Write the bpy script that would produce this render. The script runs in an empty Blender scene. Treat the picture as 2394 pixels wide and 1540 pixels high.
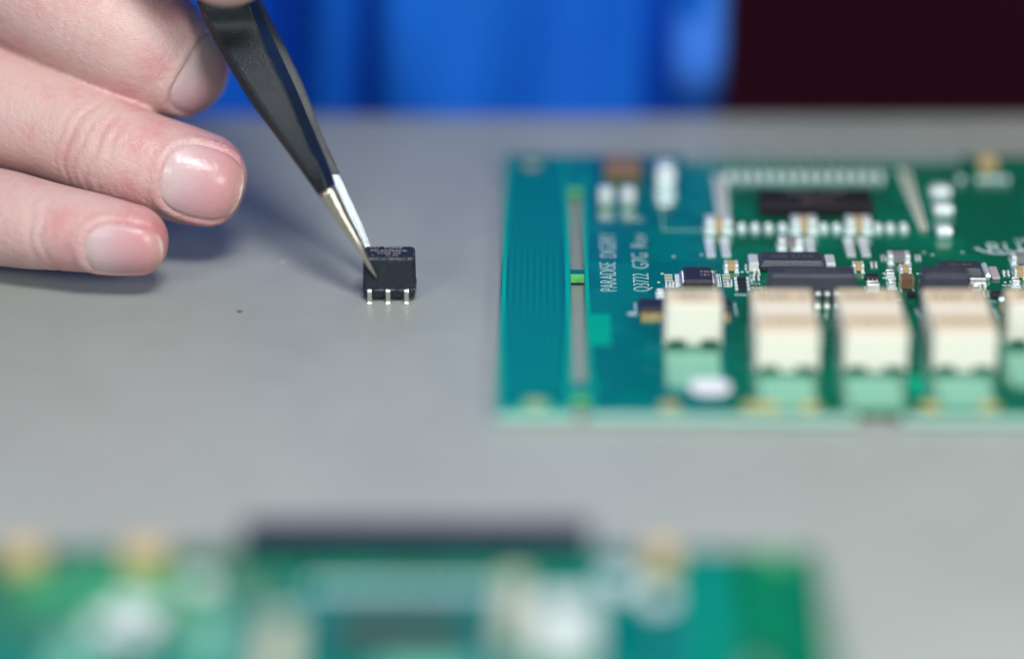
import bpy, bmesh, math, random
import numpy as np
from mathutils import Vector, Matrix
random.seed(7)
S = bpy.context.scene
COL = S.collection
R = math.radians
# ------------------------------------------------------------------ camera (1 unit = 1 cm)
K, CX, CY = 6650.0, 1197.0, 770.0          # focal length and centre, in pixels of a 2394 px wide picture
PITCH = R(23.905); H = 15.41
SP, CP = math.sin(PITCH), math.cos(PITCH)
FWD = Vector((0, CP, -SP)); UP = Vector((0, SP, CP)); RT = Vector((1, 0, 0))
CAM = Vector((0, -35.5, H))
def Q(px, py, Z):                           # world point seen at a pixel, Z cm down the lens axis
    return CAM + Z*(FWD + UP*((CY-py)/K) + RT*((px-CX)/K))
def P(px, py, z=0.0):                       # world point at a pixel on the level z
    Z = (H-z)/(SP-((CY-py)/K)*CP)
    return Q(px, py, Z)
cd = bpy.data.cameras.new('camera'); cam = bpy.data.objects.new('camera', cd); COL.objects.link(cam)
cam.location = CAM; cam.rotation_euler = (R(90)-PITCH, 0, 0)
cd.lens = 100; cd.sensor_width = 36; cd.clip_start = 0.5; cd.clip_end = 2000
FOCUS = (P(900, 688)-CAM).dot(FWD)
cd.dof.use_dof = True; cd.dof.focus_distance = FOCUS; cd.dof.aperture_fstop = 0.05/1.52
S.camera = cam
# ------------------------------------------------------------------ light
S.unit_settings.system = 'METRIC'; S.unit_settings.scale_length = 0.01
W = bpy.data.worlds.new('World'); S.world = W; W.use_nodes = True
bg = W.node_tree.nodes['Background']; bg.inputs[0].default_value = (0.94, 0.97, 1.0, 1); bg.inputs[1].default_value = 0.10
def area(name, loc, target, sx, sy, power, color):
    l = bpy.data.lights.new(name, 'AREA'); l.shape = 'RECTANGLE'; l.size = sx; l.size_y = sy
    l.energy = power; l.color = color
    o = bpy.data.objects.new(name, l); COL.objects.link(o); o.location = loc
    o.rotation_euler = (Vector(target)-Vector(loc)).to_track_quat('-Z', 'Y').to_euler()
    return o
area('bench_light', (2, -18, 27), (2, -17, 0), 9, 6.5, 8200, (1.0, 1.0, 0.97))
area('window_light', (24, -36, 20), (2, -10, 1), 12, 9, 8200, (0.93, 0.98, 1.0))
area('window_light', (-25, -36, 21), (0, -10, 1), 12, 9, 5600, (0.93, 0.98, 1.0))
area('overhead_light', (17, 27, 60), (-2, 0, 0), 20, 12, 2000, (1.0, 0.96, 0.90))
area('overhead_light', (-4, -26, 56), (-6, 18, 26), 24, 10, 5500, (0.94, 0.97, 1.0))  # added fill lamp, aimed at the jacket to brighten it
S.view_settings.view_transform = 'Standard'; S.view_settings.look = 'None'
S.view_settings.exposure = 0.0; S.view_settings.gamma = 1.0
S.render.resolution_x = 1024; S.render.resolution_y = 658
# ------------------------------------------------------------------ materials
MATS = {}
def mat(name, col, rough=0.5, metal=0.0, var=0.12, vscale=6.0, bump=0.0, bscale=40.0, spec=0.5, coat=0.0, sss=0.0, dust=0.0):
    if name in MATS: return MATS[name]
    m = bpy.data.materials.new(name); m.use_nodes = True
    nt = m.node_tree; n = nt.nodes; L = nt.links; b = n['Principled BSDF']
    b.inputs['Roughness'].default_value = rough; b.inputs['Metallic'].default_value = metal
    b.inputs['Specular IOR Level'].default_value = spec
    b.inputs['Coat Weight'].default_value = coat
    if sss: b.inputs['Subsurface Weight'].default_value = sss; b.inputs['Subsurface Scale'].default_value = 0.15
    tc = n.new('ShaderNodeTexCoord')
    nz = n.new('ShaderNodeTexNoise'); nz.inputs['Scale'].default_value = vscale; nz.inputs['Detail'].default_value = 6
    L.new(tc.outputs['Object'], nz.inputs['Vector'])
    mx = n.new('ShaderNodeMix'); mx.data_type = 'RGBA'
    mx.inputs['A'].default_value = (*[c*(1-var) for c in col], 1); mx.inputs['B'].default_value = (*[min(1, c*(1+var)) for c in col], 1)
    L.new(nz.outputs['Fac'], mx.inputs['Factor'])
    out = mx.outputs['Result']
    if dust:
        n2 = n.new('ShaderNodeTexNoise'); n2.inputs['Scale'].default_value = 55; n2.inputs['Detail'].default_value = 4
        L.new(tc.outputs['Object'], n2.inputs['Vector'])
        rp = n.new('ShaderNodeValToRGB'); rp.color_ramp.elements[0].position = 0.55; rp.color_ramp.elements[1].position = 0.70
        L.new(n2.outputs['Fac'], rp.inputs['Fac'])
        ml = n.new('ShaderNodeMath'); ml.operation = 'MULTIPLY'; ml.inputs[1].default_value = dust
        L.new(rp.outputs['Color'], ml.inputs[0])
        m2 = n.new('ShaderNodeMix'); m2.data_type = 'RGBA'; m2.inputs['B'].default_value = (0.35, 0.4, 0.45, 1)
        L.new(ml.outputs[0], m2.inputs['Factor']); L.new(out, m2.inputs['A']); out = m2.outputs['Result']
    L.new(out, b.inputs['Base Color'])
    if bump:
        nb = n.new('ShaderNodeTexNoise'); nb.inputs['Scale'].default_value = bscale; nb.inputs['Detail'].default_value = 5
        L.new(tc.outputs['Object'], nb.inputs['Vector'])
        bp = n.new('ShaderNodeBump'); bp.inputs['Strength'].default_value = bump; bp.inputs['Distance'].default_value = 0.02
        L.new(nb.outputs['Fac'], bp.inputs['Height']); L.new(bp.outputs['Normal'], b.inputs['Normal'])
    MATS[name] = m
    return m
def grey(v): return (v, v, v)
M_tin = mat('tinned_metal', (0.82, 0.83, 0.83), 0.28, 1.0, 0.12, 20, 0.3, 60)
M_solder = mat('solder', (0.84, 0.90, 0.92), 0.30, 0.40, 0.1, 20)
M_padsilver = mat('solder_pad', (0.66, 0.80, 0.80), 0.4, 0.25, 0.1, 20)
M_gold = mat('gold_plating', (0.68, 0.52, 0.26), 0.35, 0.35, 0.15, 20)
M_tan = mat('tan_ceramic', (0.50, 0.36, 0.17), 0.5, 0, 0.12, 20)
M_brown = mat('brown_ceramic', (0.22, 0.13, 0.08), 0.45, 0, 0.2, 20)
M_greycer = mat('grey_ceramic', (0.23, 0.22, 0.22), 0.5, 0, 0.15, 20)
M_epoxy = mat('black_epoxy', (0.012, 0.018, 0.029), 0.58, 0, 0.4, 14, 0.6, 70, dust=0.14, spec=0.35)
def scuff_edges(m, heights):                # pale worn flecks along the moulded ledges
    nt = m.node_tree; n = nt.nodes; L = nt.links; b = n['Principled BSDF']
    tc = n.new('ShaderNodeTexCoord'); sx = n.new('ShaderNodeSeparateXYZ'); L.new(tc.outputs['Object'], sx.inputs[0])
    nz = n.new('ShaderNodeTexNoise'); nz.inputs['Scale'].default_value = 16; nz.inputs['Detail'].default_value = 7; L.new(tc.outputs['Object'], nz.inputs['Vector'])
    rp = n.new('ShaderNodeValToRGB'); rp.color_ramp.elements[0].position = 0.45; rp.color_ramp.elements[1].position = 0.62; L.new(nz.outputs['Fac'], rp.inputs['Fac'])
    tot = None
    for z in heights:
        c = n.new('ShaderNodeMath'); c.operation = 'COMPARE'; c.inputs[1].default_value = z; c.inputs[2].default_value = 0.010; L.new(sx.outputs['Z'], c.inputs[0])
        if tot is None: tot = c.outputs[0]
        else:
            a = n.new('ShaderNodeMath'); a.operation = 'MAXIMUM'; L.new(tot, a.inputs[0]); L.new(c.outputs[0], a.inputs[1]); tot = a.outputs[0]
    ml = n.new('ShaderNodeMath'); ml.operation = 'MULTIPLY'; L.new(tot, ml.inputs[0]); L.new(rp.outputs['Color'], ml.inputs[1])
    mx = n.new('ShaderNodeMix'); mx.data_type = 'RGBA'; mx.inputs['B'].default_value = (0.16, 0.18, 0.22, 1)
    old = b.inputs['Base Color'].links[0].from_socket
    L.new(ml.outputs[0], mx.inputs['Factor']); L.new(old, mx.inputs['A']); L.new(mx.outputs['Result'], b.inputs['Base Color'])
scuff_edges(M_epoxy, (0.178, 0.632))
M_ic = mat('chip_plastic', (0.022, 0.022, 0.032), 0.40, 0, 0.3, 14, 0.3, 110)
M_block = mat('inductor_plastic', (0.040, 0.046, 0.066), 0.42, 0, 0.25, 8, 0.3, 60)
M_mark = mat('chip_print', (0.36, 0.31, 0.30), 0.7)
M_dim = mat('faint_chip_print', (0.10, 0.10, 0.09), 0.7)
M_silk = mat('white_silkscreen', (0.52, 0.64, 0.68), 0.6)
M_rtop = mat('tan_relay_top', (0.76, 0.62, 0.44), 0.45, 0, 0.08, 5)
M_relay = mat('ivory_plastic', (0.86, 0.82, 0.72), 0.38, 0, 0.05, 4, 0.1, 50, sss=0.1)
M_rmark = mat('relay_print', (0.22, 0.18, 0.16), 0.6)
M_lam = mat('laminate_edge', (0.40, 0.66, 0.58), 0.5, 0, 0.15, 12, sss=0.2)
M_slot = mat('cut_laminate', (0.16, 0.58, 0.18), 0.5, 0, 0.2, 20, sss=0.2)
M_palegreen = mat('pale_green_mask', (0.17, 0.46, 0.33), 0.3, 0, 0.1, 5)
M_lime = mat('bare_laminate', (0.10, 0.42, 0.16), 0.3, 0, 0.1, 10)
M_brightgreen = mat('bright_green_mask', (0.0, 0.36, 0.21), 0.25, 0, 0.08, 10)
M_via = mat('blue_green_via', (0.02, 0.20, 0.16), 0.2, 0.3)
# circuit board solder mask: glossy green lacquer with faint traces
def board_mat(name, dark, light, grid):
    m = bpy.data.materials.new(name); m.use_nodes = True
    nt = m.node_tree; n = nt.nodes; L = nt.links; b = n['Principled BSDF']
    tc = n.new('ShaderNodeTexCoord')
    vo = n.new('ShaderNodeTexBrick'); vo.inputs['Scale'].default_value = grid; vo.inputs['Mortar Size'].default_value = 0.035
    vo.inputs['Color1'].default_value = grey(0)+(1,); vo.inputs['Color2'].default_value = grey(0.15)+(1,); vo.inputs['Mortar'].default_value = grey(0.9)+(1,)
    nz = n.new('ShaderNodeTexNoise'); nz.inputs['Scale'].default_value = 0.9; nz.inputs['Detail'].default_value = 2
    th = n.new('ShaderNodeValToRGB'); th.color_ramp.elements[0].position = 0.52; th.color_ramp.elements[1].position = 0.56
    mul = n.new('ShaderNodeMath'); mul.operation = 'MULTIPLY'
    mx = n.new('ShaderNodeMix'); mx.data_type = 'RGBA'
    mx.inputs['A'].default_value = (*dark, 1); mx.inputs['B'].default_value = (*light, 1)
    L.new(tc.outputs['Object'], vo.inputs['Vector']); L.new(tc.outputs['Object'], nz.inputs['Vector'])
    L.new(nz.outputs['Fac'], th.inputs['Fac'])
    L.new(th.outputs['Color'], mul.inputs[0]); L.new(vo.outputs['Color'], mul.inputs[1])
    ad = n.new('ShaderNodeMath'); ad.operation = 'MULTIPLY_ADD'; ad.inputs[1].default_value = 0.25
    L.new(nz.outputs['Fac'], ad.inputs[0]); 
    m3 = n.new('ShaderNodeMath'); m3.operation = 'MULTIPLY'; m3.inputs[1].default_value = 0.6
    L.new(mul.outputs[0], m3.inputs[0]); L.new(m3.outputs[0], ad.inputs[2])
    L.new(ad.outputs[0], mx.inputs['Factor']); L.new(mx.outputs['Result'], b.inputs['Base Color'])
    b.inputs['Roughness'].default_value = 0.16; b.inputs['Specular IOR Level'].default_value = 0.8
    b.inputs['Coat Weight'].default_value = 0.4; b.inputs['Coat Roughness'].default_value = 0.08
    nb = n.new('ShaderNodeTexNoise'); nb.inputs['Scale'].default_value = 3.0
    bp = n.new('ShaderNodeBump'); bp.inputs['Strength'].default_value = 0.25; bp.inputs['Distance'].default_value = 0.02
    L.new(tc.outputs['Object'], nb.inputs['Vector']); L.new(nb.outputs['Fac'], bp.inputs['Height'])
    L.new(bp.outputs['Normal'], b.inputs['Normal'])
    return m
M_mask = board_mat('green_solder_mask', (0.0, 0.125, 0.070), (0.0, 0.27, 0.16), 7)
M_railmask = board_mat('green_rail_mask', (0.0, 0.12, 0.085), (0.0, 0.2, 0.14), 3)
# ------------------------------------------------------------------ helpers
def tag(o, label=None, cat=None, group=None, kind=None):
    if label: o['label'] = label
    if cat: o['category'] = cat
    if group: o['group'] = group
    if kind: o['kind'] = kind
    return o
def empty(name, loc, rz=0):
    o = bpy.data.objects.new(name, None); COL.objects.link(o); o.location = loc; o.rotation_euler = (0, 0, rz); o.empty_display_size = 0.3
    return o
def link(name, me, material, parent=None, loc=(0, 0, 0), smooth=False, rz=0):
    if material is not None:
        me.materials.clear(); me.materials.append(material)
    if smooth:
        for p in me.polygons: p.use_smooth = True
    o = bpy.data.objects.new(name, me); COL.objects.link(o); o.location = loc; o.rotation_euler = (0, 0, rz)
    if parent: o.parent = parent
    return o
def mesh_from(bm, name='m'):
    bmesh.ops.recalc_face_normals(bm, faces=bm.faces)
    me = bpy.data.meshes.new(name); bm.to_mesh(me); bm.free(); return me
def add_box(bm, x0, x1, y0, y1, z0, z1, bev=0.0):
    r = bmesh.ops.create_cube(bm, size=1.0)
    vs = r['verts']
    for v in vs:
        v.co = Vector((x0+(v.co.x+.5)*(x1-x0), y0+(v.co.y+.5)*(y1-y0), z0+(v.co.z+.5)*(z1-z0)))
    if bev > 0:
        es = list({e for v in vs for e in v.link_edges})
        bmesh.ops.bevel(bm, geom=es, offset=bev, segments=2, affect='EDGES', profile=0.6)
def box_mesh(x0, x1, y0, y1, z0, z1, bev=0.0):
    bm = bmesh.new(); add_box(bm, x0, x1, y0, y1, z0, z1, bev); return mesh_from(bm)
def rrect(w, d, r, seg=5):
    pts = []
    for cx, cy, a0 in ((w/2-r, d/2-r, 0), (-w/2+r, d/2-r, 90), (-w/2+r, -d/2+r, 180), (w/2-r, -d/2+r, 270)):
        for k in range(seg+1):
            a = R(a0+90*k/seg); pts.append((cx+r*math.cos(a), cy+r*math.sin(a)))
    return pts
def loft_rrect(w, d, r, prof, seg=5):       # prof: (inset, z) from the bottom to the top
    bm = bmesh.new(); rings = []
    for ins, z in prof:
        rings.append([bm.verts.new((x, y, z)) for x, y in rrect(w-2*ins, d-2*ins, max(0.004, r-ins*0.5), seg)])
    n = len(rings[0])
    for a, b in zip(rings, rings[1:]):
        for i in range(n): bm.faces.new((a[i], a[(i+1) % n], b[(i+1) % n], b[i]))
    bm.faces.new(rings[0][::-1]); bm.faces.new(rings[-1])
    return mesh_from(bm)
def disc_mesh(r, h, seg=24):
    bm = bmesh.new(); bmesh.ops.create_cone(bm, cap_ends=True, segments=seg, radius1=r, radius2=r*0.94, depth=h)
    for v in bm.verts: v.co.z += h/2
    return mesh_from(bm)
def ribbon(path, w, t):                     # strip bent along a path of (y, z) points, w wide in x
    bm = bmesh.new(); rows = []
    n = len(path)
    for i, (y, z) in enumerate(path):
        a = path[max(0, i-1)]; b = path[min(n-1, i+1)]
        dy, dz = b[0]-a[0], b[1]-a[1]; l = math.hypot(dy, dz) or 1
        ny, nz = -dz/l*t/2, dy/l*t/2
        rows.append([bm.verts.new((-w/2, y+ny, z+nz)), bm.verts.new((w/2, y+ny, z+nz)), bm.verts.new((w/2, y-ny, z-nz)), bm.verts.new((-w/2, y-ny, z-nz))])
    for a, b in zip(rows, rows[1:]):
        for i in range(4): bm.faces.new((a[i], a[(i+1) % 4], b[(i+1) % 4], b[i]))
    bm.faces.new(rows[0][::-1]); bm.faces.new(rows[-1])
    bmesh.ops.bevel(bm, geom=list(bm.edges), offset=t*0.18, segments=1, affect='EDGES')
    return mesh_from(bm)
def gull(w=0.03, reach=0.09, drop=0.09, foot=0.06, t=0.014):     # lead leaving a body along -y
    return ribbon([(0.02, drop), (-0.02, drop), (-0.035, drop-0.008), (-0.05, t*1.2), (-0.06, t*0.5), (-0.06-foot, t*0.5)], w, t)
def text_mesh(s, size, sx=1.0, ext=0.0012, bold=0.0, align='LEFT'):
    c = bpy.data.curves.new('t', 'FONT'); c.body = s; c.size = size; c.extrude = ext; c.offset = bold; c.align_x = align; c.resolution_u = 3
    o = bpy.data.objects.new('t', c); COL.objects.link(o)
    bpy.context.view_layer.update()
    me = bpy.data.meshes.new_from_object(o.evaluated_get(bpy.context.evaluated_depsgraph_get()))
    bpy.data.objects.remove(o); bpy.data.curves.remove(c)
    for v in me.vertices: v.co.x *= sx
    return me
def catmull(pts, n):
    pts = np.array(pts, float); P_ = np.vstack([2*pts[0]-pts[1], pts, 2*pts[-1]-pts[-2]])
    out = []
    for i in range(1, len(P_)-2):
        for k in range(n):
            t = k/n; a, b_, c, d_ = P_[i-1], P_[i], P_[i+1], P_[i+2]
            out.append(0.5*((2*b_)+(-a+c)*t+(2*a-5*b_+4*c-d_)*t*t+(-a+3*b_-3*c+d_)*t**3))
    out.append(P_[-2]); return np.array(out)
# ------------------------------------------------------------------ table and background
def make_table():
    m = bpy.data.materials.new('grey_bench_mat'); m.use_nodes = True
    nt = m.node_tree; n = nt.nodes; L = nt.links; b = n['Principled BSDF']
    tc = n.new('ShaderNodeTexCoord')
    big = n.new('ShaderNodeTexNoise'); big.inputs['Scale'].default_value = 0.22; big.inputs['Detail'].default_value = 4
    fine = n.new('ShaderNodeTexNoise'); fine.inputs['Scale'].default_value = 28; fine.inputs['Detail'].default_value = 3
    for x in (big, fine): L.new(tc.outputs['Object'], x.inputs['Vector'])
    r1 = n.new('ShaderNodeValToRGB'); r1.color_ramp.elements[0].position = 0.3; r1.color_ramp.elements[1].position = 0.7
    r1.color_ramp.elements[0].color = (0.330, 0.352, 0.332, 1); r1.color_ramp.elements[1].color = (0.375, 0.396, 0.376, 1)
    L.new(big.outputs['Fac'], r1.inputs['Fac'])
    mx = n.new('ShaderNodeMix'); mx.data_type = 'RGBA'; mx.blend_type = 'MULTIPLY'; mx.inputs['Factor'].default_value = 0.5
    r2 = n.new('ShaderNodeValToRGB'); r2.color_ramp.elements[0].position = 0.35; r2.color_ramp.elements[0].color = (0.84, 0.84, 0.84, 1); r2.color_ramp.elements[1].position = 0.65
    L.new(fine.outputs['Fac'], r2.inputs['Fac'])
    L.new(r1.outputs['Color'], mx.inputs['A']); L.new(r2.outputs['Color'], mx.inputs['B'])
    sm = n.new('ShaderNodeTexNoise'); sm.inputs['Scale'].default_value = 0.9; sm.inputs['Detail'].default_value = 7; sm.inputs['Distortion'].default_value = 1.2
    L.new(tc.outputs['Object'], sm.inputs['Vector'])
    r3 = n.new('ShaderNodeValToRGB'); r3.color_ramp.elements[0].position = 0.38; r3.color_ramp.elements[0].color = (0.86, 0.86, 0.85, 1); r3.color_ramp.elements[1].position = 0.62
    L.new(sm.outputs['Fac'], r3.inputs['Fac'])
    m3 = n.new('ShaderNodeMix'); m3.data_type = 'RGBA'; m3.blend_type = 'MULTIPLY'; m3.inputs['Factor'].default_value = 0.25
    L.new(mx.outputs['Result'], m3.inputs['A']); L.new(r3.outputs['Color'], m3.inputs['B'])
    fl = n.new('ShaderNodeTexNoise'); fl.inputs['Scale'].default_value = 9; fl.inputs['Detail'].default_value = 8
    L.new(tc.outputs['Object'], fl.inputs['Vector'])
    r4 = n.new('ShaderNodeValToRGB'); r4.color_ramp.elements[0].position = 0.735; r4.color_ramp.elements[1].position = 0.77
    L.new(fl.outputs['Fac'], r4.inputs['Fac'])
    m4 = n.new('ShaderNodeMix'); m4.data_type = 'RGBA'; m4.inputs['B'].default_value = (0.5, 0.5, 0.5, 1)
    L.new(r4.outputs['Color'], m4.inputs['Factor']); L.new(m3.outputs['Result'], m4.inputs['A']); L.new(m4.outputs['Result'], b.inputs['Base Color'])
    rr = n.new('ShaderNodeMapRange'); rr.inputs['From Min'].default_value = 0.3; rr.inputs['From Max'].default_value = 0.7; rr.inputs['To Min'].default_value = 0.34; rr.inputs['To Max'].default_value = 0.42; b.inputs['Specular IOR Level'].default_value = 0.26
    L.new(sm.outputs['Fac'], rr.inputs['Value']); L.new(rr.outputs['Result'], b.inputs['Roughness'])
    bp = n.new('ShaderNodeBump'); bp.inputs['Strength'].default_value = 0.12; bp.inputs['Distance'].default_value = 0.01
    L.new(fine.outputs['Fac'], bp.inputs['Height']); L.new(bp.outputs['Normal'], b.inputs['Normal'])
    yfar = P(1197, 262).y
    bm = bmesh.new(); add_box(bm, -75, 75, -48, yfar, -2.5, 0, 0.25)
    tag(link('table', mesh_from(bm), m, smooth=False), kind='structure')
    return yfar
YFAR = make_table()
M_wall = mat('dark_maroon_wall', (0.22, 0.030, 0.085), 0.9, 0, 0.5, 0.02)
tag(link('wall', box_mesh(-260, 260, 150, 153, -80, 190), M_wall), kind='structure')
M_floor = mat('dark_floor', (0.05, 0.045, 0.045), 0.8, 0, 0.3, 0.05)
tag(link('floor', box_mesh(-260, 260, -150, 150, -84, -80), M_floor), kind='structure')
# small dirt on the mat
def crumb(px, py, r, col, nm, label):
    bm = bmesh.new(); bmesh.ops.create_icosphere(bm, subdivisions=2, radius=r)
    for v in bm.verts: v.co = Vector((v.co.x*1.5, v.co.y, v.co.z*0.4))*random.uniform(0.8, 1.2)
    o = link(nm, mesh_from(bm), mat(nm+'_surface', col, 0.7, sss=0.0), loc=P(px, py, 0)+Vector((0, 0, r*0.3)), smooth=True)
    tag(o, label, 'speck')
crumb(560, 729, 0.025, (0.02, 0.015, 0.012), 'dark_crumb', 'tiny dark crumb on the grey bench left of the transformer')
crumb(661, 614, 0.042, (0.42, 0.42, 0.45), 'lint_speck', 'pale speck of lint on the bench between little finger and tweezers')

# ------------------------------------------------------------------ loose transformer
def make_transformer():
    c0 = P(910, 699, 0.05)
    w = 125/170.9; d = 0.46; h = 0.60
    root = empty('transformer', (c0.x, c0.y+d/2, 0), R(-0.4))
    tag(root, 'small black pulse transformer with silver legs gripped by the tweezer tips', 'transformer')
    prof = [(0.045, 0.05), (0.022, 0.062), (0.006, 0.16), (0.0, 0.172), (0.0, 0.180), (0.010, 0.186), (0.016, h-0.045+0.05), (0.022, h-0.02+0.05), (0.038, h+0.05), (0.06, h+0.055)]
    body = link('body', loft_rrect(w, d, 0.07, prof, 8), M_epoxy, root)
    ztop = h+0.0555
    lines = [('Pulse', 0.098, 0.115, 0.05), ('PE-65966NL', 0.080, 0.01, 0.0), ('2104 A5', 0.076, -0.075, 0.0), ('*', 0.07, -0.16, -0.22), ('C', 0.07, -0.15, -0.01), ('N', 0.07, -0.15, 0.09)]
    for s, size, y, x in lines:
        me = text_mesh(s, size, 1.25, 0.0008, 0.0008, 'CENTER')
        link('printed_text', me, M_mark, body, (x, y, ztop))
    bm = bmesh.new()
    for k in range(2):
        ring = []
        for i in range(20):
            a = i/20*2*math.pi
            ring.append((0.035*math.cos(a)-0.235+0.06*k, 0.035*math.sin(a)+0.14))
        for i in range(20):
            (x0, y0), (x1, y1) = ring[i], ring[(i+1) % 20]
            cx = -0.235+0.06*k; f = 0.74
            vs = [bm.verts.new((p[0], p[1], 0)) for p in ((x0, y0), (x1, y1), (cx+(x1-cx)*f, 0.14+(y1-0.14)*f), (cx+(x0-cx)*f, 0.14+(y0-0.14)*f))]
            bm.faces.new(vs)
    link('printed_emblem', mesh_from(bm), M_mark, body, (0, 0, ztop+0.001))
    path = [(-d/2+0.03, 0.185), (-d/2-0.012, 0.185), (-d/2-0.026, 0.172), (-d/2-0.036, 0.05), (-d/2-0.042, 0.026), (-d/2-0.05, 0.0125), (-d/2-0.095, 0.0125)]
    me = ribbon(path, 0.060, 0.022)
    xs = [(px-910)/170.9 for px in (865, 908, 951)]
    for x in xs:
        link('leg', me, M_tin, root, (x, 0, 0.0))
        link('leg', me, M_tin, root, (x, 0, 0.0), rz=math.pi)
    return root
make_transformer()

# ------------------------------------------------------------------ tweezers
def make_tweezers():
    root = empty('tweezers', P(880, 655, 0.3))
    tag(root, 'black coated fine point tweezers with bare silver tips', 'tweezers')
    inv = Vector(root.location)
    M_coat = mat('black_tweezer_coating', (0.010, 0.015, 0.021), 0.29, 0, 0.3, 10, 0.4, 55, dust=0.03)
    M_steel = mat('polished_steel', (0.60, 0.55, 0.46), 0.30, 1.0, 0.12, 30, 0.15, 80)
    M_brush = mat('brushed_steel', (0.72, 0.78, 0.80), 0.42, 1.0, 0.25, 40, 0.8, 60)
    def v(X, Y): return (415.6+float(X)*0.4858, float(Y)*0.4858)
    # front arm outline by station: left edge, left bevel, ridge, right edge (close-up pixels of crop), depth
    st = [((-120, -560), (-100, -560), (120, -560), (185, -560), 40.6),
          ((30, -150), (50, -150), (284, -150), (338, -150), 39.9),
          ((88, 0), (110, 0), (335, 0), (386, 0), 39.5),
          ((142, 130), (172, 130), (380, 130), (433, 130), 39.55),
          ((222, 280), (258, 272), (436, 270), (497, 270), 39.4),
          ((330, 460), (368, 445), (512, 430), (571, 430), 39.22),
          ((430, 600), (466, 590), (572, 580), (632, 575), 39.1),
          ((520, 722), (552, 715), (625, 705), (690, 712), 39.0),
          ((600, 832), (628, 826), (676, 800), (735, 820), 38.92),
          ((680, 945), (706, 938), (727, 930), (760, 893), 38.86)]
    def loft(stations, zoff, thick, ridge, m, name, parent, shift=(0, 0)):
        arr = catmull([[c_ for p_ in s_[:4] for c_ in p_]+[s_[4]] for s_ in stations], 7)
        stations = [((a_[0], a_[1]), (a_[2], a_[3]), (a_[4], a_[5]), (a_[6], a_[7]), a_[8]) for a_ in arr.tolist()]
        bm = bmesh.new(); rings = []
        for Lp, L2, Rd, Re, Z in stations:
            f = []
            for (X, Y), dz in ((Lp, 0.05+ridge*0.3), (L2, -ridge*0.15), (Rd, -ridge*0.75), (Re, ridge*1.5)):
                x, y = v(X+shift[0], Y+shift[1]); f.append(Q(x, y, Z+zoff+dz))
            for (X, Y), dz in ((Re, ridge*1.5+thick), (Lp, 0.05+ridge*0.3+thick)):
                x, y = v(X+shift[0], Y+shift[1]); f.append(Q(x, y, Z+zoff+dz))
            rings.append([bm.verts.new(p-inv) for p in f])
        n = len(rings[0])
        for a, b in zip(rings, rings[1:]):
            for i in range(n): bm.faces.new((a[i], a[(i+1) % n], b[(i+1) % n], b[i]))
        bm.faces.new(rings[0][::-1]); bm.faces.new(rings[-1])
        bmesh.ops.recalc_face_normals(bm, faces=bm.faces)
        es = [e for e in bm.edges if len(e.link_faces) == 2 and e.calc_face_angle(0) > 0.22]
        bmesh.ops.bevel(bm, geom=es, offset=0.016, segments=3, affect='EDGES')
        o_ = link(name, mesh_from(bm), m, parent, smooth=True); o_.data.set_sharp_from_angle(angle=R(24)); return o_
    arm = loft(st, -0.54, 0.04, 0.11, M_coat, 'arm', root)
    # front tip: round tapering spike
    def spike(stns, m, name, parent, seg=20):
        bm = bmesh.new(); rings = []
        for (xl, yl), (xr, yr), Z, fl in stns:
            k_ = 0.06*min(1, max(0, (yl-950)/100)); a = Q(*v(xl+(xr-xl)*k_, yl+(yr-yl)*k_), Z); b = Q(*v(xr-(xr-xl)*k_, yr-(yr-yl)*k_), Z)
            c = (a+b)/2; u = (b-a)/2; r = u.length; dep = FWD*(r*fl)
            rings.append([bm.verts.new(c+u*math.cos(t)+dep*math.sin(t)-inv) for t in [2*math.pi*i/seg for i in range(seg)]])
        for a, b in zip(rings, rings[1:]):
            for i in range(seg): bm.faces.new((a[i], a[(i+1) % seg], b[(i+1) % seg], b[i]))
        bm.faces.new(rings[0][::-1]); bm.faces.new(rings[-1])
        return link(name, mesh_from(bm), m, parent, smooth=True)
    yfront = P(910, 699, 0.05).y-0.005            # the face of the transformer the tip presses on
    def ZF(X, Y):
        x, y = v(X, Y); return (yfront-CAM.y)/(CP+SP*(CY-y)/K)
    spike([((676, 940), (757, 890), 38.34, 0.8), ((690, 960), (770, 912), 38.35, 0.8), ((762, 1068), (826, 1040), 38.39, 0.8), ((832, 1168), (880, 1148), 38.43, 0.8),
           ((893, 1258), (922, 1246), 38.47, 0.85), ((925, 1303), (945, 1296), ZF(935, 1300)-0.06, 0.9), ((951, 1337), (962, 1332), ZF(957, 1335)-0.02, 1)], M_steel, 'tip', arm)
    # back arm
    sb = [((-60, -560), (-40, -560), (110, -560), (176, -560), 40.7),
          ((200, -150), (220, -150), (285, -150), (335, -150), 40.05),
          ((270, 0), (290, 0), (350, 0), (400, 0), 39.9),
          ((400, 230), (420, 230), (475, 230), (516, 225), 39.6),
          ((490, 430), (510, 430), (560, 430), (612, 430), 39.5),
          ((590, 640), (610, 640), (640, 640), (690, 635), 39.44),
          ((680, 845), (700, 845), (726, 843), (782, 838), 39.40)]
    arm2 = loft(sb, 0, 0.06, 0.02, M_coat, 'arm', root)
    sc = [((690, 842), (705, 842), (730, 842), (777, 840), 39.40),
          ((765, 960), (778, 960), (790, 960), (830, 955), 39.36),
          ((840, 1090), (850, 1090), (858, 1090), (889, 1085), 39.32),
          ((905, 1215), (910, 1215), (915, 1215), (937, 1212), 39.28),
          ((945, 1300), (948, 1300), (951, 1300), (962, 1298), 39.26)]
    loft(sc, 0, 0.045, 0.012, M_brush, 'tip', arm2)
make_tweezers()

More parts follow.
